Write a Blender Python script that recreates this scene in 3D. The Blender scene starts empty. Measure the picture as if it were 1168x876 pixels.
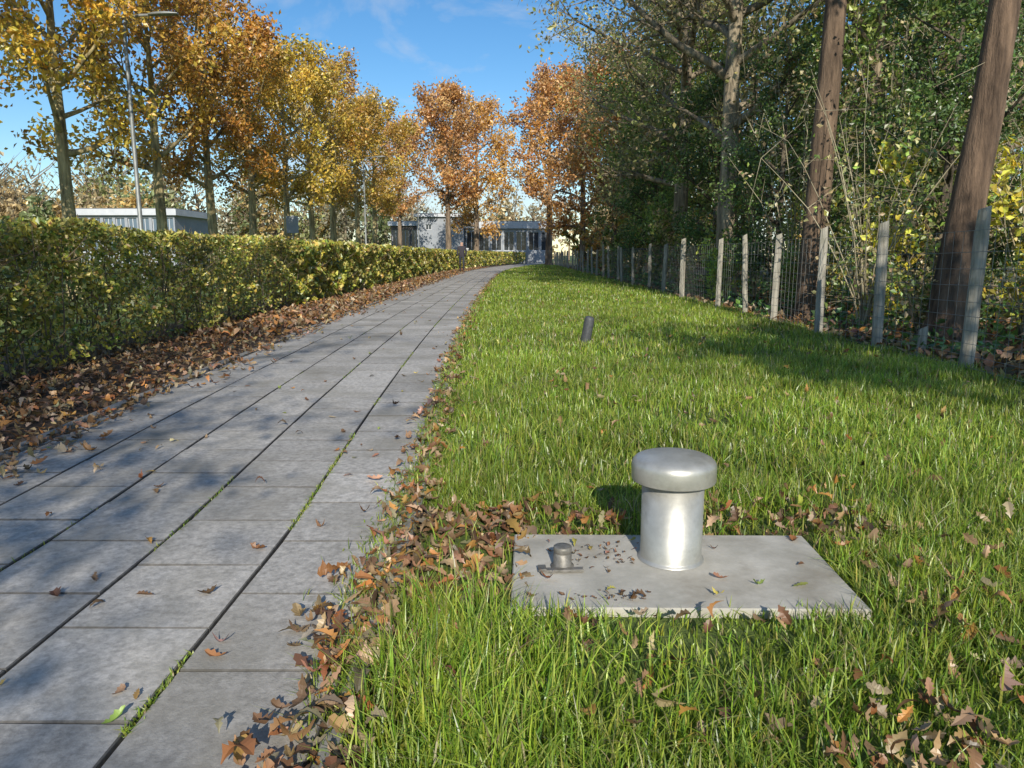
import bpy, math, bmesh, numpy as np
from mathutils import Vector
R=math.radians
scene=bpy.context.scene
rng=np.random.default_rng(7)

# ---------------------------------------------------------------- helpers
def link(o):
    scene.collection.objects.link(o); return o

class Geo:
    def __init__(s): s.V=[];s.C=[];s.F=[];s.M=[];s.n=0;s.S=[]
    def add(s,V,F,col,mat=0,smooth=False):
        V=np.asarray(V,float).reshape(-1,3);F=np.asarray(F,int)
        if len(V)==0 or len(F)==0: return
        c=np.asarray(col,float)
        if c.ndim==1: c=np.tile(c[:3],(len(V),1))
        s.V.append(V);s.C.append(c[:,:3]);s.F.append(F+s.n);s.M.append(np.full(len(F),mat));s.S.append(np.full(len(F),smooth));s.n+=len(V)
    def mesh(s,name,mats):
        V=np.concatenate(s.V);C=np.concatenate(s.C)
        me=bpy.data.meshes.new(name)
        me.vertices.add(len(V));me.vertices.foreach_set('co',V.ravel())
        idx=np.concatenate([f.ravel() for f in s.F]);tot=np.concatenate([np.full(len(f),f.shape[1]) for f in s.F])
        st=np.concatenate([[0],np.cumsum(tot)[:-1]])
        me.loops.add(len(idx));me.loops.foreach_set('vertex_index',idx.astype(np.int32))
        me.polygons.add(len(tot));me.polygons.foreach_set('loop_start',st.astype(np.int32))
        me.polygons.foreach_set('material_index',np.concatenate(s.M).astype(np.int32))
        me.polygons.foreach_set('use_smooth',np.concatenate(s.S).astype(bool))
        me.update(calc_edges=True)
        a=me.color_attributes.new('Col','FLOAT_COLOR','POINT')
        a.data.foreach_set('color',np.concatenate([np.clip(C,0.002,1),np.ones((len(C),1))],1).ravel())
        for m in mats: me.materials.append(m)
        return me
    def obj(s,name,mats): return link(bpy.data.objects.new(name,s.mesh(name,mats)))

def tube(g,pts,rad,sides,col,mat=0,cap=False,jit=0,r=None):
    pts=np.asarray(pts,float);rad=np.asarray(rad,float);n=len(pts)
    t=np.gradient(pts,axis=0);t/=np.linalg.norm(t,axis=1)[:,None]+1e-9
    m=t.mean(0);ref=np.array([1.,0.13,0.07]) if abs(m[0])<0.7*np.linalg.norm(m) else np.array([0.1,1.,0.2])
    u=np.cross(t,ref);u/=np.linalg.norm(u,axis=1)[:,None];v=np.cross(t,u)
    a=np.arange(sides)*2*math.pi/sides
    rr=rad[:,None]*np.ones(sides)
    if jit and r is not None: rr=rr*(1+jit*r.standard_normal((n,sides)))
    V=pts[:,None,:]+rr[:,:,None]*(np.cos(a)[None,:,None]*u[:,None,:]+np.sin(a)[None,:,None]*v[:,None,:])
    i=np.arange(n-1)[:,None]*sides;j=np.arange(sides)[None,:];k=(j+1)%sides
    F=np.stack([i+j,i+k,i+sides+k,i+sides+j],-1).reshape(-1,4)
    g.add(V.reshape(-1,3),F,col,mat,True)
    if cap:
        e=V[-1];g.add(np.concatenate([e,[pts[-1]]]),[[q,(q+1)%sides,sides] for q in range(sides)],col,mat)

def unit(a): return a/(np.linalg.norm(a,axis=-1,keepdims=True)+1e-9)
def cards(g,P,size,col,r,mat=0,asp=0.62):
    P=np.asarray(P);n=len(P)
    if n==0:return
    a=unit(r.standard_normal((n,3)));b=r.standard_normal((n,3));b=unit(np.cross(a,unit(np.cross(a,b))))
    nn=np.cross(a,b);s=np.broadcast_to(size,(n,))[:,None]
    f=nn*s*0.14
    V=np.stack([P-a*s/2,P+b*s*asp/2+f,P+a*s/2,P-b*s*asp/2+f],1)
    F=np.arange(n*4).reshape(n,4)
    g.add(V.reshape(-1,3),F,np.repeat(col,4,axis=0),mat)

def pal(palette,n,r,jit=0.25,w=None):
    p=np.array(palette);k=r.choice(len(p),n,p=w);c=p[k]
    return c*(1+jit*r.standard_normal((n,1))).clip(.3,2)*(1+0.08*r.standard_normal((n,3)))

def snoise(x,y,f=1.0,s=0.0):
    return (np.sin(x*2.1*f+s+1.7*np.sin(y*1.3*f+s))+np.sin(y*2.7*f+1.3*s+1.9*np.sin(x*1.7*f-s))+np.sin((x+y)*4.3*f+s*2.1)*.6+np.sin((x*1.1-y)*6.1*f+s)*.4)/3.0

# ---------------------------------------------------------------- materials
def mat(name):
    m=bpy.data.materials.new(name);m.use_nodes=True;nt=m.node_tree;nt.nodes.clear()
    o=nt.nodes.new('ShaderNodeOutputMaterial');return m,nt,o
def N(nt,t,**k):
    n=nt.nodes.new(t)
    for a,b in k.items():
        if a in n.inputs: n.inputs[a].default_value=b
        else: setattr(n,a,b)
    return n
def leafmat(name,trans=0.4,var=0.12,gloss=0.06):
    m,nt,o=mat(name);L=nt.links.new
    at=N(nt,'ShaderNodeAttribute',attribute_name='Col')
    oi=N(nt,'ShaderNodeObjectInfo');h=N(nt,'ShaderNodeHueSaturation')
    mr=N(nt,'ShaderNodeMapRange');mr.inputs[3].default_value=1-var*1.0;mr.inputs[4].default_value=1+var*1.5
    mh=N(nt,'ShaderNodeMapRange');mh.inputs[3].default_value=.5-var*.12;mh.inputs[4].default_value=.5+var*.08
    L(oi.outputs['Random'],mr.inputs[0]);L(oi.outputs['Random'],mh.inputs[0]);L(mr.outputs[0],h.inputs['Value']);L(mh.outputs[0],h.inputs['Hue']);L(at.outputs['Color'],h.inputs['Color'])
    d=N(nt,'ShaderNodeBsdfDiffuse');t=N(nt,'ShaderNodeBsdfTranslucent');mx=N(nt,'ShaderNodeMixShader');mx.inputs[0].default_value=trans
    L(h.outputs[0],d.inputs[0]);L(h.outputs[0],t.inputs[0]);L(d.outputs[0],mx.inputs[1]);L(t.outputs[0],mx.inputs[2])
    gl=N(nt,'ShaderNodeBsdfGlossy',Roughness=0.42);gl.inputs[0].default_value=(1,1,1,1)
    m2=N(nt,'ShaderNodeMixShader');m2.inputs[0].default_value=gloss
    L(mx.outputs[0],m2.inputs[1]);L(gl.outputs[0],m2.inputs[2]);L(m2.outputs[0],o.inputs[0]);return m
def rough(name,c1,c2,scale=8,rough_=0.85,bump=0.3,stretch=(1,1,1),bscale=None,metal=0,attr=False,detail=8,dist=0.02,lo=.35,hi=.65,c3=None,s3=2.0,t3=(.55,.7)):
    m,nt,o=mat(name);L=nt.links.new
    tc=N(nt,'ShaderNodeTexCoord');mp=N(nt,'ShaderNodeMapping');mp.inputs['Scale'].default_value=stretch;L(tc.outputs['Object'],mp.inputs[0])
    n=N(nt,'ShaderNodeTexNoise',Scale=scale,Detail=detail,Roughness=.65);L(mp.outputs[0],n.inputs['Vector'])
    cr=N(nt,'ShaderNodeValToRGB');cr.color_ramp.elements[0].position=lo;cr.color_ramp.elements[1].position=hi
    cr.color_ramp.elements[0].color=(*c1,1);cr.color_ramp.elements[1].color=(*c2,1);L(n.outputs['Fac'],cr.inputs[0])
    col=cr.outputs[0]
    if c3:
        n3=N(nt,'ShaderNodeTexNoise',Scale=s3,Detail=6,Roughness=.6);L(tc.outputs['Object'],n3.inputs['Vector'])
        r3=N(nt,'ShaderNodeMapRange');r3.inputs[1].default_value=t3[0];r3.inputs[2].default_value=t3[1];L(n3.outputs['Fac'],r3.inputs[0])
        mx=N(nt,'ShaderNodeMix',data_type='RGBA');L(r3.outputs[0],mx.inputs[0]);L(col,mx.inputs[6]);mx.inputs[7].default_value=(*c3,1);col=mx.outputs[2]
    if attr:
        at=N(nt,'ShaderNodeAttribute',attribute_name='Col');mx=N(nt,'ShaderNodeMix',data_type='RGBA',blend_type='MULTIPLY');mx.inputs[0].default_value=1
        L(col,mx.inputs[6]);L(at.outputs['Color'],mx.inputs[7]);col=mx.outputs[2]
    p=N(nt,'ShaderNodeBsdfPrincipled',Roughness=rough_,Metallic=metal);L(col,p.inputs['Base Color'])
    nb=N(nt,'ShaderNodeTexNoise',Scale=bscale or scale*3,Detail=6,Roughness=.7);L(mp.outputs[0],nb.inputs['Vector'])
    b=N(nt,'ShaderNodeBump',Strength=bump,Distance=dist);L(nb.outputs['Fac'],b.inputs['Height']);L(b.outputs[0],p.inputs['Normal'])
    L(p.outputs[0],o.inputs[0]);return m

M_leaf=leafmat('leaf_foliage',.42);M_grass=leafmat('grass_blade',.48,0,.05);M_dead=leafmat('dead_leaf',.15,0,.04)
M_bark=rough('bark',(.30,.27,.25),(1.7,1.6,1.5),7,.95,1.0,(1,1,.16),12,attr=True,dist=.06)
M_twig=rough('twig_bark',(.8,.8,.8),(1.1,1.1,1.1),5,.9,0,attr=True)
M_tile=rough('concrete_paving',(.64,.64,.64),(1.17,1.17,1.17),45,.88,.5,(1,1,1),120,attr=True,dist=.004,c3=(.60,.59,.54),s3=2.2,t3=(.46,.72))
M_kerb=rough('concrete_kerb',(.16,.155,.14),(.3,.29,.27),12,.9,.4,dist=.005)
M_slab=rough('slab_concrete',(.38,.36,.31),(.55,.52,.46),6,.85,.4,bscale=80,dist=.004,c3=(.27,.24,.19),s3=3.5,t3=(.50,.75))
M_metal=rough('galvanised_steel',(.46,.45,.41),(.62,.605,.56),9,.46,.22,bscale=35,metal=.6,dist=.003,c3=(.34,.325,.28),s3=8,t3=(.5,.74))
M_metal2=rough('weathered_steel',(.16,.15,.13),(.30,.28,.25),40,.55,.3,metal=.5,dist=.002)
M_post=rough('weathered_wood',(.22,.20,.16),(.50,.46,.38),9,.9,.9,(3,3,.25),18,dist=.012,c3=(.20,.20,.13),s3=3)
M_wire=rough('wire_steel',(.20,.21,.20),(.30,.30,.29),20,.6,0,metal=.3)
M_soil=rough('verge_soil',(.035,.024,.016),(.10,.06,.035),14,.95,.8,dist=.02)
M_lawn=rough('lawn_turf',(.06,.10,.018),(.15,.20,.035),9,.95,.8,dist=.03,c3=(.14,.10,.04),s3=2.5,t3=(.6,.75))
M_ground=rough('ground_turf',(.06,.10,.02),(.13,.17,.035),3,.95,.5,dist=.03)
M_floor=rough('woodland_soil',(.04,.035,.018),(.13,.085,.045),8,.95,.8,dist=.03,c3=(.05,.09,.02),s3=1.2,t3=(.45,.6))
M_boll=rough('dark_plastic',(.05,.052,.055),(.09,.092,.10),30,.55,.2,dist=.002)
M_lamp=rough('lamp_steel',(.22,.23,.22),(.32,.33,.32),6,.5,.05,metal=.4)
M_white=rough('white_fascia',(.50,.52,.55),(.6,.61,.63),2,.6,.05)
M_greyw=rough('grey_render',(.28,.30,.33),(.35,.37,.40),1.5,.8,.1)
M_dkw=rough('dark_brick',(.10,.09,.085),(.16,.14,.13),6,.8,.1)
M_roof=rough('roof_felt',(.12,.12,.12),(.2,.2,.2),2,.9,.1)
def glass(name,c):
    m,nt,o=mat(name);p=N(nt,'ShaderNodeBsdfPrincipled',Roughness=.08);n=N(nt,'ShaderNodeTexNoise',Scale=.6);cr=N(nt,'ShaderNodeValToRGB')
    cr.color_ramp.elements[0].color=(*[x*.6 for x in c],1);cr.color_ramp.elements[1].color=(*c,1);nt.links.new(n.outputs['Fac'],cr.inputs[0]);nt.links.new(cr.outputs[0],p.inputs['Base Color']);nt.links.new(p.outputs[0],o.inputs[0]);return m
M_glass=glass('window_glass',(.05,.06,.075));M_glassb=glass('bluish_glass',(.16,.22,.28))

# ---------------------------------------------------------------- layout
def off(y):
    y=np.asarray(y,float)
    return -0.55*(1-np.exp(-np.clip(y-2.5,0,None)/9.0))+0.0018*np.clip(y-35,0,None)**2
PX0,PX1=-2.4,-0.4

def strip(name,x0,x1,y0,y1,z,m,n=120,curve0=True,curve1=True):
    ys=np.linspace(y0,y1,n);o=off(ys);g=Geo()
    a=np.stack([x0+(o if curve0 else 0*o),ys,0*ys+z],1);b=np.stack([x1+(o if curve1 else 0*o),ys,0*ys+z],1)
    V=np.stack([a,b],1).reshape(-1,3);i=np.arange(n-1)*2
    g.add(V,np.stack([i,i+1,i+3,i+2],1),(1,1,1));return g.obj(name,[m])
g=Geo();g.add([[-700,-300,0],[700,-300,0],[700,1200,0],[-700,1200,0]],[[0,1,2,3]],(1,1,1));g.obj('ground',[M_ground])
strip('lawn',-0.33,3.9,-6,95,.004,M_lawn,curve1=False)
strip('verge_soil',-4.9,-2.4,-6,95,.004,M_soil)
strip('path_bed',-2.4,-0.33,-6,95,.008,M_soil)
strip('woodland_floor',3.9,40,-6,95,.006,M_floor,curve0=False,curve1=False)

# path tiles
g=Geo();gx,gy,ch,top=.010,.005,.003,.035
for c in range(5):
    x0=PX0+.4*c+gx/2;x1=PX0+.4*(c+1)-gx/2
    ys=np.arange(-4,92,.4)+(.2 if c%2 else 0)
    for y in ys:
        y0,y1=y+gy/2,y+.4-gy/2;dz=rng.normal(0,.0012,4) if y<30 else np.zeros(4)
        o0,o1=float(off(y0)),float(off(y1));h=top
        P=[[x0+o0,y0],[x1+o0,y0],[x1+o1,y1],[x0+o1,y1]];Q=[[x0+ch+o0,y0+ch],[x1-ch+o0,y0+ch],[x1-ch+o1,y1-ch],[x0+ch+o1,y1-ch]]
        V=[[p[0],p[1],0] for p in P]+[[p[0],p[1],h-ch+d] for p,d in zip(P,dz)]+[[p[0],p[1],h+d] for p,d in zip(Q,dz)]
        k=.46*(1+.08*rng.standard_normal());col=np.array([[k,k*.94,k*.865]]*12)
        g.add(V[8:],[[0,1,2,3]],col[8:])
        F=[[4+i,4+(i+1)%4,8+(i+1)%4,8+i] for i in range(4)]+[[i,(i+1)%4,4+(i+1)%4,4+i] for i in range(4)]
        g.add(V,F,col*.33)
g.obj('paved_path',[M_tile])
def kerb(name,xa,xb,h,y0,y1):
    g=Geo()
    for y in np.arange(y0,y1,1.0):
        ya,yb=y+.004,y+.996;oa,ob=float(off(ya)),float(off(yb));c=.007;j=rng.normal(0,.003)
        V=[[xa+oa,ya,0],[xb+oa,ya,0],[xb+ob,yb,0],[xa+ob,yb,0],[xa+oa,ya,h-c+j],[xb+oa,ya,h-c+j],[xb+ob,yb,h-c+j],[xa+ob,yb,h-c+j],
           [xa+c+oa,ya+c,h+j],[xb-c+oa,ya+c,h+j],[xb-c+ob,yb-c,h+j],[xa+c+ob,yb-c,h+j]]
        F=[[8,9,10,11]]+[[4+i,4+(i+1)%4,8+(i+1)%4,8+i] for i in range(4)]+[[i,(i+1)%4,4+(i+1)%4,4+i] for i in range(4)]
        g.add(V,F,(1,1,1))
    g.obj(name,[M_kerb])
kerb('kerb',-.392,-.345,.045,-3,90);kerb('kerb',-2.47,-2.408,.055,-3,90)

# ---------------------------------------------------------------- slab, vent
def box(g,x0,x1,y0,y1,z0,z1,col=(1,1,1),c=0.0,mat=0):
    V=[[x0,y0,z0],[x1,y0,z0],[x1,y1,z0],[x0,y1,z0],[x0,y0,z1-c],[x1,y0,z1-c],[x1,y1,z1-c],[x0,y1,z1-c],[x0+c,y0+c,z1],[x1-c,y0+c,z1],[x1-c,y1-c,z1],[x0+c,y1-c,z1]]
    if c==0: V=V[:8];F=[[4,5,6,7],[3,2,1,0]]+[[i,(i+1)%4,4+(i+1)%4,4+i] for i in range(4)]
    else: F=[[8,9,10,11],[3,2,1,0]]+[[4+i,4+(i+1)%4,8+(i+1)%4,8+i] for i in range(4)]+[[i,(i+1)%4,4+(i+1)%4,4+i] for i in range(4)]
    g.add(V,F,col,mat)
g=Geo();box(g,-.5,.5,-.27,.27,-.03,.034,c=.004);sl=g.obj('concrete_slab',[M_slab]);sl.location=(.492,2.19,0);sl.rotation_euler=(R(.5),R(-.3),R(-1.2))
def lathe(g,prof,n,cx,cy,z0=0,col=(1,1,1),mat=0):
    p=np.array(prof);a=np.arange(n)*2*math.pi/n
    V=np.stack([cx+p[:,0][:,None]*np.cos(a),cy+p[:,0][:,None]*np.sin(a),z0+p[:,1][:,None]*np.ones(n)],-1)
    i=np.arange(len(p)-1)[:,None]*n;j=np.arange(n)[None];k=(j+1)%n
    g.add(V.reshape(-1,3),np.stack([i+j,i+k,i+n+k,i+n+j],-1).reshape(-1,4),col,mat,True)
vent=link(bpy.data.objects.new('ventilation_pipe',None));vent.location=(.503,2.27,.035)
g=Geo();lathe(g,[(.106,0),(.105,.003),(.1,.006),(.0975,.011),(.0975,.262),(.09,.262)],64,0,0);o=g.obj('pipe',[M_metal]);o.parent=vent
g=Geo();lathe(g,[(.09,.266),(.126,.262),(.131,.263),(.1325,.266),(.1325,.308),(.1318,.316),(.129,.323),(.122,.331),(.11,.337),(.08,.344),(.035,.349),(.0005,.350)],64,0,0);o=g.obj('cap',[M_metal]);o.parent=vent
fit=link(bpy.data.objects.new('steel_fitting',None));fit.location=(.148,2.19,.035)
g=Geo();lathe(g,[(.036,0),(.036,.007),(.0285,.009),(.0285,.045),(.026,.047),(.026,.05),(.0285,.052),(.0285,.068),(.026,.070),(.010,.0705),(.0005,.0705)],28,0,0);o=g.obj('valve_stub',[M_metal2]);o.parent=fit
g=Geo();box(g,-.075,.06,-.045,-.02,.001,.009,c=.002);box(g,-.08,-.055,-.052,-.013,.0095,.016,c=.002);o=g.obj('hinge_plate',[M_metal2]);o.parent=fit;o.rotation_euler=(0,0,R(4))
g=Geo();lathe(g,[(.06,-.03),(.058,.25),(.056,.285),(.048,.305),(.03,.315),(.0005,.318)],24,0,0);lathe(g,[(.0605,.2),(.0605,.225)],24,0,0);o=g.obj('marker_bollard',[M_boll]);o.location=(.80,8.45,0);o.rotation_euler=(R(3),R(9),0)

# ---------------------------------------------------------------- dead leaves
def leaf_scatter(g,X,Y,Z,size,col,tilt,r,near=True):
    n=len(X)
    if near: T=np.array([0,.12,.24,.34,.46,.56,.68,.78,.9,1.]);W=np.array([.015,.06,.17,.10,.24,.15,.28,.16,.16,.0])
    else: T=np.array([0,.35,.7,1.]);W=np.array([.02,.22,.28,0])
    k=len(T)
    base=np.stack([np.stack([T-.5,-W,0*T],1),np.stack([T-.5,0*T,0*T],1),np.stack([T-.5,W,0*T],1)],1).reshape(-1,3)
    B=np.tile(base,(n,1,1))
    asym=1+.15*r.standard_normal((n,base.shape[0]));B[:,:,1]*=asym*r.uniform(.7,1.15,(n,1))
    fold=r.uniform(-.1,.9,(n,1));curl=r.normal(.4,1.0,(n,1));tw=r.normal(0,1.2,(n,1))
    B[:,:,2]=np.abs(B[:,:,1])*fold+curl*B[:,:,0]**2+tw*B[:,:,0]*B[:,:,1]
    B*=size[:,None,None]
    a=r.uniform(0,2*math.pi,n);tx=r.normal(0,1,n)*tilt;ty=r.normal(0,1,n)*tilt
    x,y,z=B[:,:,0],B[:,:,1],B[:,:,2]
    y,z=y*np.cos(tx)[:,None]-z*np.sin(tx)[:,None],y*np.sin(tx)[:,None]+z*np.cos(tx)[:,None]
    x,z=x*np.cos(ty)[:,None]+z*np.sin(ty)[:,None],-x*np.sin(ty)[:,None]+z*np.cos(ty)[:,None]
    x,y=x*np.cos(a)[:,None]-y*np.sin(a)[:,None],x*np.sin(a)[:,None]+y*np.cos(a)[:,None]
    z=z-z.min(1,keepdims=True)
    V=np.stack([x+X[:,None],y+Y[:,None],z+Z[:,None]+.002],-1).reshape(-1,3)
    i=np.arange(k-1)*3;f=np.concatenate([np.stack([i,i+1,i+4,i+3],1),np.stack([i+1,i+2,i+5,i+4],1)])
    F=(f[None]+np.arange(n)[:,None,None]*(3*k)).reshape(-1,4)
    g.add(V,F,np.repeat(col,3*k,axis=0))
DEAD=[(.24,.135,.065),(.16,.09,.045),(.31,.185,.10),(.37,.25,.14),(.28,.125,.045),(.46,.23,.07),(.13,.08,.045),(.42,.30,.17),(.33,.25,.16)]
YEL=[(.42,.38,.08),(.26,.32,.08),(.46,.34,.10)]
def ydist(n,y0,y1,p=1.0):
    u=rng.uniform(0,1,n)
    if p==1.0: return y0*(y1/y0)**u
    q=1-p;return (y0**q+u*(y1**q-y0**q))**(1/q)
def U(a,b,n): return rng.uniform(a,b,n)
g=Geo()
n=10500;Y=ydist(n,2.0,60,.9);X=-2.45-1.6*rng.uniform(0,1,n)**.8+off(Y)
k=Y<9;leaf_scatter(g,X[k],Y[k],U(0,.03,k.sum()),U(.045,.085,k.sum()),pal(DEAD,k.sum(),rng),.35,rng)
k=Y>=9;leaf_scatter(g,X[k],Y[k],U(0,.05,k.sum()),U(.07,.14,k.sum()),pal(DEAD,k.sum(),rng),.4,rng,False)
g.obj('fallen_leaves_verge',[M_dead])
g=Geo()
n=1300;Y=ydist(n,1.15,40,1.1);X=-.38+off(Y)+rng.normal(0,.07,n);k=(snoise(X*0,Y,1.1,2)+.3*rng.standard_normal(n)>-.3);X,Y=X[k],Y[k]
n=len(X);leaf_scatter(g,X,Y,.036+U(0,.015,n),U(.035,.07,n)*(1+.02*Y),pal(DEAD,n,rng),.35,rng)
n=50;Y=U(1.1,1.9,n);X=rng.normal(-.47,.06,n);leaf_scatter(g,X,Y,.036+U(0,.02,n),U(.045,.08,n),pal(DEAD,n,rng),.35,rng)
n=900;Y=ydist(n,2.2,40,1.1);X=-2.44+off(Y)+np.abs(rng.normal(0,.14,n))*(1+.6*snoise(Y*0,Y,.8,4));leaf_scatter(g,X,Y,.036+U(0,.015,n),U(.04,.08,n)*(1+.02*Y),pal(DEAD,n,rng),.3,rng)
n=200;Y=ydist(n,1.4,40,1.1);X=U(-2.4,-.4,n)+off(Y);leaf_scatter(g,X,Y,np.full(n,.036),U(.03,.06,n),pal(DEAD+YEL,n,rng),.12,rng)
g.obj('fallen_leaves_path',[M_dead])
g=Geo()
n=230;X=U(-.33,.05,n);Y=U(2.0,2.8,n);leaf_scatter(g,X,Y,U(0,.02,n),U(.045,.085,n),pal(DEAD,n,rng),.4,rng)
n=200;X=U(-.1,1.35,n);Y=2.48+np.abs(rng.normal(0,.18,n));leaf_scatter(g,X,Y,U(0,.055,n),U(.04,.075,n),pal(DEAD,n,rng),.5,rng)
n=90;X=1.05+np.abs(rng.normal(0,.25,n));Y=U(1.4,2.6,n);leaf_scatter(g,X,Y,U(.01,.065,n),U(.04,.075,n),pal(DEAD,n,rng),.6,rng)
n=75;X=rng.normal(.75,.18,n);Y=rng.normal(1.33,.12,n);leaf_scatter(g,X,Y,U(.01,.07,n),U(.04,.07,n),pal(DEAD,n,rng),.6,rng)
n=2300;Y=ydist(n,1.0,50,1.1);X=U(-.3,3.9,n);k=(snoise(X,Y,1.2,5)+.4*rng.standard_normal(n)>.2)&~((X>-.03)&(X<1.02)&(Y>1.88)&(Y<2.48))
X,Y=X[k],Y[k];n=len(X);leaf_scatter(g,X,Y,U(.01,.065,n),U(.035,.07,n)*(1+.005*Y),pal(DEAD+YEL[:1],n,rng),.6,rng)
n=5000;Y=ydist(n,5,60,1.0);X=3.9+3.5*rng.uniform(0,1,n)**1.3;leaf_scatter(g,X,Y,U(0,.05,n),U(.07,.15,n),pal(DEAD,n,rng),.5,rng,False)
g.obj('fallen_leaves_lawn',[M_dead])
g=Geo();X=np.array([.05,.12,.62,.72,.66,.9,.84,.35,.28,.2,.25,.33,.95,.58,.1,.4]);Y=np.array([1.98,2.3,2.1,2.06,2.33,2.2,2.05,1.97,2.02,2.36,2.33,2.3,2.4,1.99,2.1,2.4]);n=16
leaf_scatter(g,X,Y,np.full(n,.038),U(.02,.055,n),pal(DEAD[:5]+YEL,n,rng),.1,rng)
n=60;X=np.clip(rng.normal(.27,.07,n),.02,.5);Y=rng.normal(2.27,.05,n).clip(1.95,2.42);leaf_scatter(g,X,Y,np.full(n,.037),U(.006,.022,n),pal(DEAD[:2],n,rng)*.8,.3,rng,False)
n=30;X=U(0.02,.4,n);Y=1.955+np.abs(rng.normal(0,.03,n));leaf_scatter(g,X,Y,np.full(n,.036),U(.006,.022,n),pal(DEAD[:2],n,rng)*.8,.3,rng,False)
g.obj('leaf_debris_slab',[M_dead])

# ---------------------------------------------------------------- grass
GR=[(.25,.38,.035),(.33,.46,.045),(.40,.50,.06),(.17,.28,.03),(.50,.54,.11)]
def grass(g,X,Y,L,W,r,seg=3,z0=0.0,lean=.5,palette=GR):
    n=len(X);a=r.uniform(0,2*math.pi,n);la=a+r.normal(0,.6,n)+math.pi/2
    w=np.stack([np.cos(a),np.sin(a),0*a],1);ld=np.stack([np.cos(la),np.sin(la),0*a],1)
    ln=np.abs(r.normal(lean,.4,n));base=np.stack([X,Y,0*X+z0],1);vs=[]
    for s in range(seg+1):
        t=s/seg;c=base+ld*(L*ln*t*t)[:,None];c[:,2]+=L*(t-.28*ln*t*t)
        if s<seg:
            ww=W*(1-.75*t**1.5)*.5;vs+=[c-w*ww[:,None],c+w*ww[:,None]]
        else: vs.append(c)
    V=np.stack(vs,1);m=2*seg+1
    col=pal(palette,n,r,.18);pt=.8+.3*snoise(X,Y,.9,3)[:,None]
    col=col*np.clip(pt+.25,.7,1.3);dry=(r.uniform(0,1,n)<.08);col[dry]=pal([(.46,.40,.19)],dry.sum(),r,.2)
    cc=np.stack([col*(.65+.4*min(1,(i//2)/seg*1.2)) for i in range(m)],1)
    b=np.arange(n)[:,None]*m
    Q=[]
    for s in range(seg-1): Q.append(b+np.array([[2*s,2*s+1,2*s+3,2*s+2]]))
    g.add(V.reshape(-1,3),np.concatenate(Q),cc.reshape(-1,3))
    g.F.append(b+np.array([[2*seg-2,2*seg-1,2*seg]])+g.n-n*m);g.M.append(np.zeros(n,int));g.S.append(np.zeros(n,bool))
def mask(X,Y,r):
    n=len(X);p=np.ones(n);sn=snoise(X,Y,1.2,5)
    p*=np.where(Y<9,np.clip(1.15-1.1*np.clip(sn,0,1),.3,1),1)
    p*=1-.6*np.exp(-(((X-.75)/.2)**2+((Y-1.33)/.12)**2))
    e0=np.where(Y<2.05,-.45,-.36)
    edge=X-(e0+off(Y)+.06*snoise(X*0,Y,2.2,1));p*=(edge>0)
    wv=.02*snoise(X*3,Y*0,1,2)
    slab=(X>-.012)&(X<1.0)&(Y>1.925+wv)&(Y<2.465+wv);p*=~slab
    pit=(X<.03)&(Y>2.02)&(Y<2.75);p*=np.where(pit,.06,1)
    back=(X>-.1)&(X<1.3)&(Y>=2.4)&(Y<2.75);p*=np.where(back,.4,1)
    return r.uniform(0,1,n)<p
g=Geo()
def zone(y0,y1,dens,wmul,lmul,seg,pad=.8):
    A=(y1-y0)*(4.95);n=int(A*dens);X=U(-1.0,3.95,n);Y=U(y0,y1,n)
    k=(X<.72*Y+pad)&(X>-.45+off(Y)-.12);X,Y=X[k],Y[k];k=mask(X,Y,rng);X,Y=X[k],Y[k];n=len(X)
    sn=snoise(X,Y,1.6,9);s2=snoise(X,Y,4.1,2)
    L=(.070+.028*sn+.025*s2+.020*rng.standard_normal(n)).clip(.025,.2)
    if y0<4:
        cl=np.exp(-(((X+.02)/.38)**2+((Y-1.55)/.42)**2));L*=1.0+.8*cl
        L=np.where((X>-.05)&(X<1.05)&(Y>1.72)&(Y<1.95),L*.66,L)
        L=np.where(Y<1.35,L*.9,L);L=np.where(X<-.33,L*.6,L)
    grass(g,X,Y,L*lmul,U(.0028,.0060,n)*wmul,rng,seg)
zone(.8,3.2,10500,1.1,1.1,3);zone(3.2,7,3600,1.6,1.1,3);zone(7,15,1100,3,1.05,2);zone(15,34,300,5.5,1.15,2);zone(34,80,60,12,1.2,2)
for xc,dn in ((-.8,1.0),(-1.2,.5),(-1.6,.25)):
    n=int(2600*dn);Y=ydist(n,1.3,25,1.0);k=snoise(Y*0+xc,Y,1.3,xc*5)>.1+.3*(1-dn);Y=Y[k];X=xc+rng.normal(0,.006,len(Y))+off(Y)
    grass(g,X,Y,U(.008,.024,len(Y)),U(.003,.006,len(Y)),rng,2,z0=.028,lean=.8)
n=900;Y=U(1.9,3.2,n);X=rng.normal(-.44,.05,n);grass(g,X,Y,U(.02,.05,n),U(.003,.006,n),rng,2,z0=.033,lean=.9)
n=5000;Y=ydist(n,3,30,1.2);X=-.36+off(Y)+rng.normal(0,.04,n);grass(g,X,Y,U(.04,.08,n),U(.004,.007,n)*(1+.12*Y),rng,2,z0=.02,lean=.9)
g.obj('grass',[M_grass])

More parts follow.
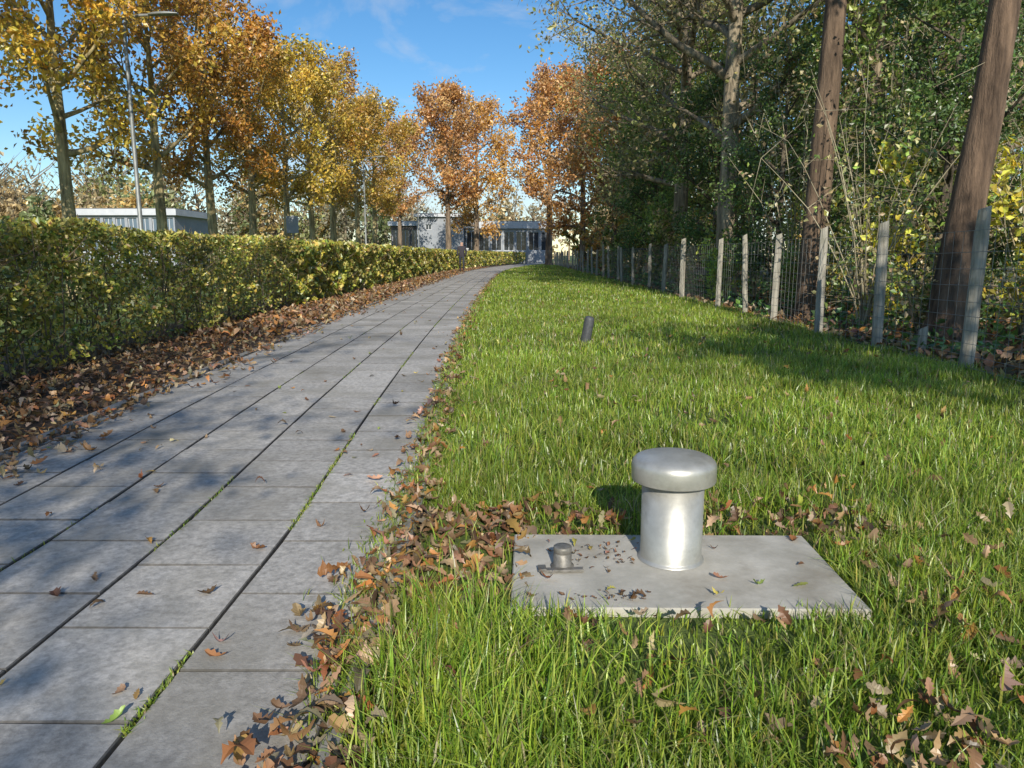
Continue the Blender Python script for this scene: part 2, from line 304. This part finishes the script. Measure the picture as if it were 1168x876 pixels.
# ---------------------------------------------------------------- hedge
HG=[(.42,.38,.05),(.56,.47,.08),(.28,.30,.05),(.60,.50,.12),(.19,.23,.045),(.40,.26,.09),(.12,.16,.035),(.64,.56,.18)]
g=Geo()
def hedge_pts(n,y0,y1,p):
    Y=ydist(n,y0,y1,p)
    side=U(0,1,n);Z=rng.beta(1.25,1.0,n)*1.22+.06
    D=np.where(side<.6,np.abs(rng.normal(0,.10,n)),U(0,.85,n))
    top=side>.82;Z=np.where(top,1.28-np.abs(rng.normal(0,.08,n)),Z)
    X=-3.70-D+off(Y)+.13*snoise(Y,Z*3,1.2,2)+.08*(Z<.4)*rng.uniform(-1,.6,n)
    Z=Z+.05*snoise(X,Y,1.5,4)+.03*np.sin(Y*1.1)
    return X,Y,np.maximum(Z,.04)
for n,y0,y1,p,s in ((36000,4,14,.9,.050),(30000,14,95,1.25,.12)):
    X,Y,Z=hedge_pts(n,y0,y1,p)
    k=snoise(Y*1.4,Z*4,1.3,3)+.5*rng.standard_normal(n)>-.4;X,Y,Z=X[k],Y[k],Z[k]
    c=pal(HG,len(X),rng,.25);c*=(.98+.45*snoise(Y,Z*2,.8,1))[:,None].clip(.55,1.45)
    cards(g,np.stack([X,Y,Z],1),U(.7,1.35,len(X))*s*(1+(Y-y0)*.012),c,rng,0,.68)
n=2500;Y=U(-1,4,n);cards(g,np.stack([-3.7-U(0,.85,n),Y,U(.1,1.28,n)],1),.07,pal(HG,n,rng),rng)
for y in ydist(650,3,60,.6):
    x=-3.76-rng.uniform(0,.7)+float(off(y));k=6;t=np.linspace(0,1,k)
    P=np.stack([x+np.cumsum(rng.normal(0,.03,k)),y+np.cumsum(rng.normal(0,.04,k)),t*rng.uniform(.95,1.38)],1)
    tube(g,P,np.linspace(.009,.003,k),4,(.18,.14,.09),1)
    for q in range(4):
        i=rng.integers(1,5);d=rng.normal(0,1,3);d[2]=abs(d[2])*.8;d/=np.linalg.norm(d);l=rng.uniform(.15,.4)
        tube(g,[P[i],P[i]+d*l*.5,P[i]+d*l+[0,0,.05]],[.005,.004,.002],3,(.2,.15,.1),1)
g.obj('hornbeam_hedge',[M_leaf,M_twig])

# ---------------------------------------------------------------- fence
fence=link(bpy.data.objects.new('wire_mesh_fence',None))
posts=[(3.93,6.4,1.39,.060,.6,0),(3.92,8.0,1.34,.055,-1,1),(3.83,9.35,1.33,.05,-.5,2),(3.90,11.2,1.30,.05,.5,0),(3.9,12.6,1.33,.045,-3,1.5),(3.86,14.2,1.30,.048,.5,0),(4.1,7.45,.28,.04,2,0)]
y=17.2
while y<76: posts.append((3.9+rng.normal(0,.04),y,1.3+rng.normal(0,.06),rng.uniform(.045,.06),rng.normal(0,2),rng.normal(0,2)));y+=2.2+rng.normal(0,.2)
for y in (4.3,2.2,0.2): posts.append((4.05,y,1.4,.06,rng.normal(0,1),0))
for i,(x,y,h,w,l1,l2) in enumerate(posts):
    g=Geo();k=12;zs=np.linspace(-.1,h,k);sides=12;a=np.arange(sides)*2*math.pi/sides+.26
    sup=(np.abs(np.cos(a))**4+np.abs(np.sin(a))**4)**(-1/4.);prof=w*sup*(1+.05*rng.standard_normal(sides))
    V=[]
    for j,z in enumerate(zs):
        rr=prof*(1+.03*rng.standard_normal(sides))*(1-.08*j/k)*(0.9 if j==k-1 else 1)
        V.append(np.stack([rr*np.cos(a),rr*np.sin(a)*.85,np.full(sides,z)+(j==k-1)*.02*np.cos(a)],1))
    V=np.concatenate(V);ii=np.arange(k-1)[:,None]*sides;jj=np.arange(sides)[None];kk=(jj+1)%sides
    g.add(V,np.stack([ii+jj,ii+kk,ii+sides+kk,ii+sides+jj],-1).reshape(-1,4),(1,1,1));g.add(V[-sides:],[list(range(sides))],(1,1,1))
    o=g.obj('post_%d'%(i+1),[M_post]);o.location=(x,y,0);o.rotation_euler=(R(l2*.6),R(l1),-.42+rng.uniform(-.15,.15));o.parent=fence
g=Geo()
for z in [.05,.15,.25,.36,.48,.6,.74,.88,1.02,1.2]:
    ys=np.arange(0,76,1.0);tube(g,np.stack([3.83+0*ys+.02*np.sin(ys*1.9),ys,z+.015*np.sin(ys*1.3+z)],1),np.full(len(ys),.0022),4,(1,1,1))
for y in np.concatenate([np.arange(0,30,.15),np.arange(30,76,.5)]):
    x=3.83+.02*math.sin(y*1.9);tube(g,[[x,y,.05],[x,y+.003,.6],[x,y,1.2]],[.0020]*3,4,(1,1,1))
o=g.obj('wire_mesh',[M_wire]);o.parent=fence

# ---------------------------------------------------------------- trees
def make_tree(H,tr,base,cr,seed,nlimb=18,nleaf=9000,ls=.13,palette=None,bark=(.16,.13,.09),up=.8,subs=6,twigs=4,lean=(0,0),spread=.16,peak=.45,flare=1.5,tsides=10):
    r=np.random.default_rng(seed);g=Geo();k=14;t=np.linspace(0,1,k)
    P=np.zeros((k,3));P[:,2]=t*H*.93;wob=np.cumsum(r.normal(0,.012*H/6,(k,2)),0);wob-=wob[0];P[:,:2]=wob*.6+np.outer(t,lean)
    rad=tr*(1-t)**.75*1.0+.012;rad[0]*=flare;rad[1]*=1.05
    P2=np.insert(P,1,P[0]+(P[1]-P[0])*.25,0);rad2=np.insert(rad,1,tr*1.12)
    tube(g,P2,rad2,tsides,bark,0,jit=.035,r=r)
    segs=[];cb=base/H
    for i in range(nlimb):
        u=(i+r.uniform(0,1))/nlimb;tt=cb+(0.97-cb)*u;f=tt/.93*(k-1) if tt<.93 else k-1.001;f=min(f,k-1.001);j=int(f);p0=P[j]+(P[j+1]-P[j])*(f-j)
        az=i*2.399+r.normal(0,.35)
        pr=(u/peak if u<peak else 1-.8*((u-peak)/(1-peak))**1.6);pr=.55+.45*pr if u<peak else pr
        L=cr*pr*r.uniform(.8,1.15);el=up*(.35+.75*u)+r.normal(0,.1)
        d=np.array([math.cos(az)*math.cos(el),math.sin(az)*math.cos(el),math.sin(el)])
        m=6;pts=[p0];dd=d.copy()
        for q in range(m):
            dd=dd+r.normal(0,.13,3)+np.array([0,0,.04]);dd/=np.linalg.norm(dd);pts.append(pts[-1]+dd*L/m)
        pts=np.array(pts);r0=min(max(rad[j]*.55,.02),tr*.45)
        tube(g,pts,r0*(1-np.linspace(0,1,m+1))**.8+.006,6,np.array(bark)*.9,0)
        for s in range(subs):
            v=r.uniform(.25,1);fi=min(v*m,m-.001);jj=int(fi);q0=pts[jj]+(pts[jj+1]-pts[jj])*(fi-jj)
            ax=pts[jj+1]-pts[jj];ax/=np.linalg.norm(ax);dv=ax*.6+r.normal(0,.6,3)+[0,0,.18];dv/=np.linalg.norm(dv);l2=L*r.uniform(.28,.5)*(1.15-.4*v)
            sp=np.array([q0,q0+dv*l2*.5+r.normal(0,.04,3)*l2,q0+dv*l2+np.array([0,0,.05])*l2])
            tube(g,sp,[r0*.3*(1-v*.5)+.004,r0*.18+.003,.004],4,np.array(bark)*.85,0);segs.append((sp[0],sp[2],.6))
            for w in range(twigs):
                vv=r.uniform(.25,1);w0=sp[0]+(sp[2]-sp[0])*vv;dw=dv*.5+r.normal(0,.65,3);dw/=np.linalg.norm(dw);l3=l2*r.uniform(.3,.6)
                tube(g,[w0,w0+dw*l3],[.005,.0025],3,np.array(bark)*.8,0);segs.append((w0,w0+dw*l3,1.0))
    if nleaf and palette is not None:
        A=np.array([s[0] for s in segs]);B=np.array([s[1] for s in segs]);ln=np.linalg.norm(B-A,axis=1)
        wt=ln*np.array([s[2] for s in segs])*r.gamma(1.6,1,len(segs));wt/=wt.sum()
        k=r.choice(len(segs),nleaf,p=wt);tt=r.uniform(.2,1.1,nleaf)[:,None];pp=A[k]+(B[k]-A[k])*tt+r.normal(0,spread,(nleaf,3))
        cb_=r.choice(len(palette),len(segs));p=np.array(palette);own=p[cb_[k]];mix=p[r.choice(len(p),nleaf)]
        sb=(1+.22*r.standard_normal(len(segs)))[k][:,None]
        c=(own*.6+mix*.4)*sb*(1+.2*r.standard_normal((nleaf,1)));c=np.clip(c,.01,1)
        cards(g,pp,r.uniform(.65,1.3,nleaf)*ls,c,r,1)
    return g
ORG=[(.66,.36,.05),(.58,.27,.04),(.72,.45,.08),(.48,.32,.05),(.64,.41,.07)]
YLG=[(.66,.48,.07),(.56,.48,.07),(.68,.44,.07),(.38,.39,.06),(.60,.36,.05)]
RUST=[(.64,.33,.10),(.72,.42,.15),(.54,.27,.07),(.70,.46,.18)]
GRN=[(.17,.27,.05),(.25,.36,.065),(.34,.42,.09),(.12,.20,.045),(.44,.44,.11)]
DGR=[(.08,.17,.04),(.12,.23,.05),(.16,.28,.065),(.06,.13,.032)]
TAN=[(.48,.37,.19),(.40,.32,.16),(.35,.37,.13),(.52,.42,.21)]
YB=[(.75,.62,.06),(.8,.70,.1),(.6,.58,.08)]
BK=(.38,.33,.18)
def inst(name,me,x,y,s=1,rz=0,sz=None):
    o=link(bpy.data.objects.new(name,me));o.location=(x,y,-.02);o.scale=(s,s,sz or s);o.rotation_euler=(0,0,rz);return o
mats=[M_bark,M_leaf]
mA=make_tree(8.8,.16,2.9,2.9,11,20,9500,.14,ORG,BK,up=.95).mesh('oak_tree_a',mats)
mB=make_tree(8.5,.15,2.8,2.8,12,20,9000,.14,YLG[:3]+ORG[2:4],BK,up=.95).mesh('oak_tree_b',mats)
mC=make_tree(9.0,.16,3.0,3.0,13,20,8000,.14,ORG[:3]+YLG[:2],BK,up=.9).mesh('oak_tree_c',mats)
mS=make_tree(9.0,.13,3.0,3.4,14,17,1300,.13,YLG,BK,up=.45,subs=8,twigs=5).mesh('shadow_caster_tree_sparse',mats)
mU=make_tree(6.6,.11,4.1,2.2,15,14,4600,.13,YLG,BK,up=.4,subs=7,twigs=4).mesh('shadow_caster_maple',mats)
row=[(17.0,mC,1.0,.3),(21.2,mC,1.0,2.1),(25,mA,1.05,4),(28.8,mA,1.0,1),(32.8,mB,1.1,5),(37.2,mB,1.12,2),(42,mC,1.2,3.3),(48,mB,1.2,.8),(54,mB,1.3,4.4)]
for y,m,s,a in row: inst('oak_tree',m,-10+.1*math.sin(y),y,s,a)
inst('oak_tree',mC,-10,12.6,1.0,1.3)
for x,y,s,a in ((-2.2,-6.3,.95,1),(-3.6,-8.5,1.05,2.5),(-2.8,-12.5,1.2,2),(-6.2,-6,.9,5)): inst('oak_tree',mS,x,y,s,a)  # unseen sparse trees added behind the camera to dapple the path with shade
for x,y,s,a in ((4.3,-3.2,.95,1),(6.6,-3.4,1,3)): inst('shadow_caster_maple',mU,x,y,s,a)  # unseen high-crowned trees, added behind the camera to throw a shade band on the lawn
mD=make_tree(14.0,.26,4.2,4.0,21,24,10000,.24,RUST,(.2,.16,.12),up=.9,spread=.25).mesh('beech_tree_a',mats)
mE=make_tree(13.0,.24,2.6,4.2,22,24,10000,.24,RUST+ORG[:1],(.2,.16,.12),up=.7,spread=.28).mesh('beech_tree_b',mats)
for m,x,y,s,a in ((mD,-5.4,61,1,0),(mE,-3.6,69,1.1,1),(mD,3.2,72,1.25,2),(mE,4.9,55,1.05,3),(mE,5.8,44,.95,5),(mD,-12,78,1.0,3.3)): inst('beech_tree',m,x,y,s,a)
t1=make_tree(13,.195,5.2,4.6,31,16,4500,.13,TAN+GRN[:2],(.16,.115,.08),lean=(.15,.3),tsides=20,flare=1.3).obj('oak_tree_trunk',mats);t1.location=(4.62,11.7,-.02)
t2=make_tree(12,.19,5.0,4.0,32,14,3000,.13,TAN+GRN[:2],(.15,.105,.073),lean=(1.1,.3),tsides=20,flare=1.3).obj('oak_tree_trunk',mats);t2.location=(4.98,8.6,-.02)
mT=make_tree(12,.20,2.6,4.6,41,26,8500,.13,TAN+GRN[2:3]+[(.48,.44,.13)],(.30,.26,.19),up=.75,subs=8,twigs=6,spread=.2).mesh('alder_tree_a',mats)
mG=make_tree(11,.18,1.2,3.8,42,26,12000,.15,GRN,(.24,.2,.14),up=.7,subs=7,twigs=4,spread=.22).mesh('ivy_tree_b',mats)
mH=make_tree(7.5,.12,.7,2.3,43,24,12000,.10,DGR+GRN[:1],(.14,.12,.09),up=.6,subs=7,twigs=4,spread=.16,peak=.3).mesh('holly_tree_c',mats)
for nm,m,x,y,s,a in (('alder_tree',mT,4.9,17.5,1.15,0),('alder_tree',mT,5.2,24,1.2,2.6),('alder_tree',mT,6.4,32,1.15,2),('alder_tree',mT,7.0,40,1.15,4),('alder_tree',mT,10,16,1.2,1),('alder_tree',mT,13,25,1.4,5),
  ('ivy_covered_tree',mG,7.6,16.5,.85,0),('ivy_covered_tree',mG,5.9,27,.8,2),('ivy_covered_tree',mG,6.4,36,.9,4),('ivy_covered_tree',mG,11,20,1.1,1),('ivy_covered_tree',mG,7.2,46,1,1),('ivy_covered_tree',mG,10,33,1.2,1),
  ('holly_tree',mH,6.4,11.3,.74,0),('holly_tree',mH,5.3,15.2,.68,1.4),('holly_tree',mH,5.4,20.5,.8,3),('holly_tree',mH,9.2,11.4,.75,4),('holly_tree',mH,5.5,30,.8,5)):
    inst(nm,m,x,y,s,a)

def shrub(name,x,y,h,w,n,ls,palette,seed,stems=12,low=.1,bark=(.30,.25,.16)):
    r=np.random.default_rng(seed);g=Geo();pts=[]
    for i in range(stems):
        a=r.uniform(0,6.28);k=7;t=np.linspace(0,1,k);L=h*r.uniform(.6,1.05);sp=w*r.uniform(.2,1)
        P=np.stack([sp*math.cos(a)*t**1.4+np.cumsum(r.normal(0,.03,k)),sp*math.sin(a)*t**1.4+np.cumsum(r.normal(0,.03,k)),L*t-.1*L*t**3],1)
        tube(g,P,np.linspace(.014,.003,k),4,np.array(bark)*r.uniform(.6,1.4),0)
        for q in range(7):
            j=r.integers(1,k);d=r.normal(0,1,3)+[0,0,.4];d/=np.linalg.norm(d);l=h*r.uniform(.08,.22);tube(g,[P[j],P[j]+d*l],[.005,.002],3,np.array(bark)*r.uniform(.6,1.4),0);pts.append((P[j],P[j]+d*l))
    A=np.array([p[0] for p in pts]);B=np.array([p[1] for p in pts]);wt=r.gamma(1.2,1,len(pts));wt/=wt.sum();k=r.choice(len(pts),n,p=wt)
    pp=A[k]+(B[k]-A[k])*r.uniform(0,1.1,(n,1))+r.normal(0,.07,(n,3));pp[:,2]=np.maximum(pp[:,2],low*r.uniform(.2,1,n))
    c=pal(palette,n,r,.25)*(1+.25*r.standard_normal(len(pts)))[k][:,None];cards(g,pp,r.uniform(.6,1.3,n)*ls,np.clip(c,.01,1),r,1)
    o=g.obj(name,[M_twig,M_leaf]);o.location=(x,y,0);return o
sd=100
for nm,x,y,h,w,n,ls,p in (('yellow_leaved_shrub',5.1,10.4,2.3,.6,800,.11,YB),('yellow_leaved_shrub',6.2,9.0,2.5,.8,1000,.11,YB),('green_shrub',4.5,16.5,1.5,.55,1600,.10,[(.34,.48,.06),(.42,.52,.09)]),
  ('bramble_bush',4.9,9.0,1.2,.8,1100,.07,GRN+TAN),('bramble_bush',4.9,12.9,1.5,.8,1500,.07,GRN),('bramble_bush',5.5,7.2,1.0,.9,1400,.07,DGR+GRN[:2]),('bramble_bush',6.6,8.2,1.5,1.0,1600,.08,GRN),
  ('hazel_shrub',6.0,10.0,2.6,1.2,1300,.09,TAN[:2]+GRN[1:3]),('hazel_shrub',5.6,13.6,2.6,1.0,1500,.09,GRN+YLG[:1]),('hazel_shrub',7.6,12.5,3.4,1.3,2000,.10,GRN+YLG[:2]),('hazel_shrub',5.2,18.3,2.8,1.0,1600,.11,GRN+YLG[:2]),
  ('hazel_shrub',8.6,15,4.0,1.5,2200,.12,TAN+GRN),('hazel_shrub',5.0,22.6,2.6,1.0,1600,.13,GRN+TAN),('hazel_shrub',5.0,26.8,2.6,1.0,1600,.15,TAN+GRN),('hazel_shrub',5.0,31.5,2.6,1.1,1500,.17,GRN+YLG),
  ('hazel_shrub',5.0,37,2.8,1.2,1500,.19,GRN+TAN),('hazel_shrub',5.0,43,3,1.3,1500,.2,TAN+ORG),('hazel_shrub',5.0,50,3,1.5,1500,.22,GRN+ORG),('hazel_shrub',5.2,60,4,2,1500,.3,GRN+ORG),('bramble_bush',9.0,9.2,2.0,1.2,1500,.09,GRN),('hazel_shrub',9.5,10.5,4.5,1.8,2600,.11,GRN+YLG[:1])):
    sd+=1;shrub(nm,x,y,h,w,n,ls,p,sd)
for x,y,h in ((5.0,13.4,4.8),(5.6,17.5,6.5),(4.8,10.2,3.6),(6.8,13.8,6),(6.0,22,8),(7.6,10.2,4.5)):
    sd+=1;shrub('shadow_caster_shrub',x,y,h,1.6,700,.08,TAN+GRN[1:],sd,stems=16,bark=(.38,.33,.22))
for x,y,h in ((-1.5,-3.6,4.6),(-2.9,-3.9,4.8),(-2.0,-2.6,4.2)):  # unseen shrubs added behind the camera to cast crisp shadow streaks on the paving
    sd+=1;shrub('shadow_caster_shrub',x,y,h,1.3,380,.08,TAN,sd,stems=12,bark=(.38,.33,.22))
g=Geo();n=8000;Y=ydist(n,5,50,1.0);X=4.0+5*rng.uniform(0,1,n)**1.3;Z=np.abs(rng.normal(0,.10,n))+.02;k=snoise(X,Y,.9,8)>-.15
cards(g,np.stack([X,Y,Z],1)[k],U(.05,.09,n)[k]*(1+.04*Y[k]),pal(DGR+GRN[:1],n,rng)[k],rng);g.obj('ivy_ground_cover',[M_leaf])

def woods(name,boxes,n,ls,palette,seed):
    r=np.random.default_rng(seed);g=Geo()
    for (x0,x1,y0,y1,h,lo) in boxes:
        nc=max(6,int((x1-x0)/1.2));m=n//len(boxes)
        cx=r.uniform(x0,x1,nc);cy=r.uniform(y0,y1,nc);hh=h*r.uniform(.5,1.1,nc);cr=h*r.uniform(.16,.28,nc)
        pc=np.array(palette)[r.choice(len(palette),nc)]*r.uniform(.75,1.25,(nc,1))
        for i in range(nc):
            tube(g,[[cx[i],cy[i],0],[cx[i]+r.normal(0,.3),cy[i],hh[i]*.5],[cx[i]+r.normal(0,.6),cy[i],hh[i]*.92]],[h*.016,h*.011,.03],5,(.24,.2,.15),0)
            for q in range(16):
                z=hh[i]*r.uniform(.3,.85);a=r.uniform(0,6.28);l=cr[i]*r.uniform(.6,1.2);p=np.array([cx[i],cy[i],z]);tube(g,[p,p+[l*math.cos(a)*.5,l*math.sin(a)*.5,l*.4],p+[l*math.cos(a),l*math.sin(a),l*.95]],[h*.006,h*.004,.01],3,(.28,.23,.16),0)
        k=r.choice(nc,m);d=unit(r.standard_normal((m,3)))*(r.uniform(0,1,m)**.45)[:,None]
        lump=1+.28*np.sin(d[:,0]*7+k)*np.sin(d[:,2]*9+2*k)
        P=np.stack([cx[k]+d[:,0]*cr[k]*lump,cy[k]+d[:,1]*cr[k],lo+(hh[k]-lo)*(.5+.5*d[:,2]*lump)],1)
        cards(g,P,r.uniform(.5,1.3,m)*ls,np.clip(pc[k]*(1+.3*r.standard_normal((m,1))),.01,1),r,1)
    return g.obj(name,[M_bark,M_leaf])
woods('distant_woodland',[(-125,-75,88,110,16,0),(-75,-40,90,110,16,0),(-42,-14,104,120,14,0),(-14,30,108,125,12,0),(-60,-36,72,90,8,0),(-125,-10,118,128,8,0)],80000,.65,[(.50,.38,.20),(.42,.33,.17),(.36,.37,.15),(.54,.40,.20),(.24,.28,.11),(.50,.34,.12),(.36,.32,.20)],5)
woods('woodland_backdrop',[(13,20,10,24,13,0),(10,18,24,45,14,0),(8,20,45,75,15,0)],42000,.26,GRN+TAN+YLG[:2],6)

# ---------------------------------------------------------------- street lamps
def lamp(x,y,h,rz=0):
    e=link(bpy.data.objects.new('street_lamp',None));e.location=(x,y,0);e.rotation_euler=(0,0,rz)
    g=Geo();tube(g,[[0,0,0],[0,0,1.2],[0,0,1.25],[0,0,h*.6],[0,0,h-.25],[.04,0,h-.1],[.14,0,h-.02],[.35,0,h+.02],[.62,0,h+.03]],[.07,.068,.05,.045,.038,.036,.034,.03,.028],12,(1,1,1));o=g.obj('pole',[M_lamp]);o.parent=e
    g=Geo();k=8;t=np.linspace(0,1,k);w=.11*np.sin(math.pi*(.12+.8*t))**.6
    V=[]
    for a,ww in zip(t,w):
        for q in range(8):
            b=q*math.pi/4;V.append([.55+.62*a,ww*math.cos(b),h+.03+.02*a+.055*math.sin(b)*(ww/.11)*(1 if math.sin(b)>0 else .5)])
    F=[[i*8+q,i*8+(q+1)%8,i*8+8+(q+1)%8,i*8+8+q] for i in range(k-1) for q in range(8)]
    g.add(V,F,(1,1,1),0,True);g.add(V[:8],[list(range(8))],(1,1,1));g.add(V[-8:],[list(range(8))],(1,1,1));o=g.obj('lamp_head',[M_lamp]);o.parent=e
lamp(-8.35,16.8,6.0);lamp(-7.95,40,6.0);lamp(-8.1,63,6.0)
sg=link(bpy.data.objects.new('sign_board',None));sg.location=(-9.3,31.5,0)
g=Geo();tube(g,[[0,0,0],[0,0,2.6]],[.03,.03],8,(1,1,1),cap=True);o=g.obj('pole',[M_lamp]);o.parent=sg
g=Geo();box(g,-.25,.25,-.05,-.032,1.9,2.6,c=.004);o=g.obj('panel',[M_greyw]);o.parent=sg

# ---------------------------------------------------------------- buildings
def building(name,x0,x1,y,d,h,wallm,glassm,nw,wz0,wz1,fasc=.6,wm=.25):
    e=link(bpy.data.objects.new(name,None));e.location=(x0,y,0);W=x1-x0
    def part(n,m,*b):
        g=Geo()
        for q in b: box(g,*q)
        o=g.obj(n,[m]);o.parent=e
    B=[(0,W,.3,d,0,h-fasc)];win=[];fr=[];cw=W/nw
    B.append((0,W,0,.297,0,wz0));B.append((0,W,0,.297,wz1,h-fasc))
    for i in range(nw+1):
        a=max(0,i*cw-wm/2);b=min(W,i*cw+wm/2);B.append((a,b,0,.297,wz0+.001,wz1-.001))
    for i in range(nw):
        a=i*cw+wm/2 if i else wm/2;b=(i+1)*cw-wm/2;win.append((a+.05,b-.05,.15,.2,wz0+.05,wz1-.05))
        fr+= [(a,b,.13,.22,wz0+.001,wz0+.06),(a,b,.13,.22,wz1-.06,wz1-.001),(a,a+.06,.131,.219,wz0+.06,wz1-.06),(b-.06,b,.131,.219,wz0+.06,wz1-.06),((a+b)/2-.03,(a+b)/2+.03,.12,.149,wz0+.06,wz1-.06)]
    part('walls',wallm,*B);part('windows',glassm,*win);part('window_frames',M_white,*fr)
    part('fascia',M_white,(-.3,W+.3,-.35,d+.3,h-fasc,h));part('roof',M_roof,(-.1,W+.1,-.1,d+.1,h,h+.08))
    return e
building('glass_pavilion',-15.2,-11.7,92,10,5.0,M_dkw,M_glass,3,.9,4.0,.5)
building('grey_hall',-11.5,-6.1,88,12,5.7,M_greyw,M_glass,2,3.9,4.5,.35,2.0)
building('school_building',-6.0,4.4,90,14,4.9,M_greyw,M_glass,7,1.5,3.7,.8)
building('office_building',-36,-28,62,8,4.7,M_greyw,M_glassb,8,1.2,4.0,.5)
e=link(bpy.data.objects.new('utility_cabinet',None));e.location=(-4.3,62,0)
g=Geo();box(g,-.4,.4,-.2,.2,0,1.45,c=.03);box(g,-.44,.44,-.24,.24,1.452,1.55,c=.02);o=g.obj('housing',[M_white]);o.parent=e
g=Geo();box(g,-.37,-.01,-.215,-.203,.1,1.38);box(g,.01,.37,-.215,-.203,.1,1.38);o=g.obj('doors',[M_greyw]);o.parent=e

# ---------------------------------------------------------------- person
J=[(0,0,.95),(0,0,1.15),(0,0,1.38),(0,.01,1.50),(0,.02,1.60),(0,.02,1.72),(.19,0,1.42),(.25,.03,1.16),(.24,-.12,.93),(-.19,0,1.42),(-.25,-.04,1.16),(-.24,-.16,.94),(.10,0,.90),(.11,-.14,.50),(.11,-.06,.08),(.11,-.2,.04),(-.10,0,.90),(-.11,.08,.50),(-.11,.28,.13),(-.11,.17,.04)]
E=[(0,1),(1,2),(2,3),(3,4),(4,5),(2,6),(6,7),(7,8),(2,9),(9,10),(10,11),(0,12),(12,13),(13,14),(14,15),(0,16),(16,17),(17,18),(18,19)]
RD=[.16,.15,.17,.06,.10,.095,.09,.075,.05,.09,.075,.05,.105,.07,.05,.045,.105,.07,.05,.045]
me=bpy.data.meshes.new('person');me.from_pydata(J,E,[])
bm=bmesh.new();bm.from_mesh(me);bm.verts.layers.skin.verify();bm.to_mesh(me);bm.free()
po=link(bpy.data.objects.new('person',me));po.modifiers.new('Skin','SKIN');sv=me.skin_vertices[0].data
for i,r_ in enumerate(RD): sv[i].radius=(r_,r_*.8);sv[i].use_root=(i==0)
s=po.modifiers.new('Sub','SUBSURF');s.levels=2;s.render_levels=2
m,nt,o=mat('person_clothes');tc=N(nt,'ShaderNodeTexCoord');sp=N(nt,'ShaderNodeSeparateXYZ');nt.links.new(tc.outputs['Object'],sp.inputs[0])
mr=N(nt,'ShaderNodeMath',operation='DIVIDE');mr.inputs[1].default_value=1.85;nt.links.new(sp.outputs[2],mr.inputs[0]);cr=N(nt,'ShaderNodeValToRGB');cr.color_ramp.interpolation='CONSTANT'
els=cr.color_ramp.elements;els[0].position=0;els[0].color=(.03,.03,.03,1);els[1].position=.06;els[1].color=(.03,.035,.05,1)
for p_,c_ in ((.48,(.035,.03,.04,1)),(.81,(.45,.27,.20,1)),(.925,(.05,.035,.025,1))):
    x=els.new(p_);x.color=c_
pb=N(nt,'ShaderNodeBsdfPrincipled',Roughness=.8);nt.links.new(mr.outputs[0],cr.inputs[0]);nt.links.new(cr.outputs[0],pb.inputs['Base Color']);nt.links.new(pb.outputs[0],o.inputs[0]);me.materials.append(m)
po.location=(-3.15,44,.02)

# ---------------------------------------------------------------- light and sky
EL,AZ=27,-6
d=Vector((math.sin(R(AZ))*math.cos(R(EL)),math.cos(R(AZ))*math.cos(R(EL)),-math.sin(R(EL))))
sd_=bpy.data.lights.new('sun','SUN');sd_.energy=5.0;sd_.angle=R(.5);sd_.color=(1,.94,.82);so=link(bpy.data.objects.new('sun',sd_));so.rotation_euler=d.to_track_quat('-Z','Y').to_euler()
w=bpy.data.worlds.new('World');scene.world=w;w.use_nodes=True;nt=w.node_tree;nt.nodes.clear();L=nt.links.new
out=N(nt,'ShaderNodeOutputWorld');bg=N(nt,'ShaderNodeBackground',Strength=.15);sky=N(nt,'ShaderNodeTexSky');sky.sky_type='NISHITA';sky.sun_disc=False;sky.sun_elevation=R(EL);sky.sun_rotation=R(180+AZ);sky.air_density=1.0;sky.dust_density=.0;sky.ozone_density=3.0
hs=N(nt,'ShaderNodeHueSaturation');hs.inputs['Saturation'].default_value=1.25;hs.inputs['Value'].default_value=.88;L(sky.outputs[0],hs.inputs['Color'])
tc=N(nt,'ShaderNodeTexCoord');mp=N(nt,'ShaderNodeMapping');mp.inputs['Scale'].default_value=(1.6,1.2,4.2);mp.inputs['Location'].default_value=(.9,.2,.55);L(tc.outputs['Generated'],mp.inputs[0])
nz=N(nt,'ShaderNodeTexNoise',Scale=2.3,Detail=8,Roughness=.55,Distortion=.5);L(mp.outputs[0],nz.inputs['Vector'])
mr=N(nt,'ShaderNodeMapRange');mr.inputs[1].default_value=.50;mr.inputs[2].default_value=.68;mr.inputs[4].default_value=.8;L(nz.outputs['Fac'],mr.inputs[0])
mx=N(nt,'ShaderNodeMix',data_type='RGBA');L(mr.outputs[0],mx.inputs[0]);L(hs.outputs[0],mx.inputs[6]);mx.inputs[7].default_value=(4.4,4.7,5.2,1);L(mx.outputs[2],bg.inputs[0]);L(bg.outputs[0],out.inputs[0])
scene.view_settings.view_transform='Standard';scene.view_settings.look='None';scene.view_settings.exposure=0

cam=bpy.data.cameras.new('camera');cam.lens=26;cam.sensor_width=36;cam.clip_end=3000;cam.clip_start=.05
co=link(bpy.data.objects.new('camera',cam));co.location=(0,0,1.0);co.rotation_euler=(R(90-9.9),0,R(.27));scene.camera=co
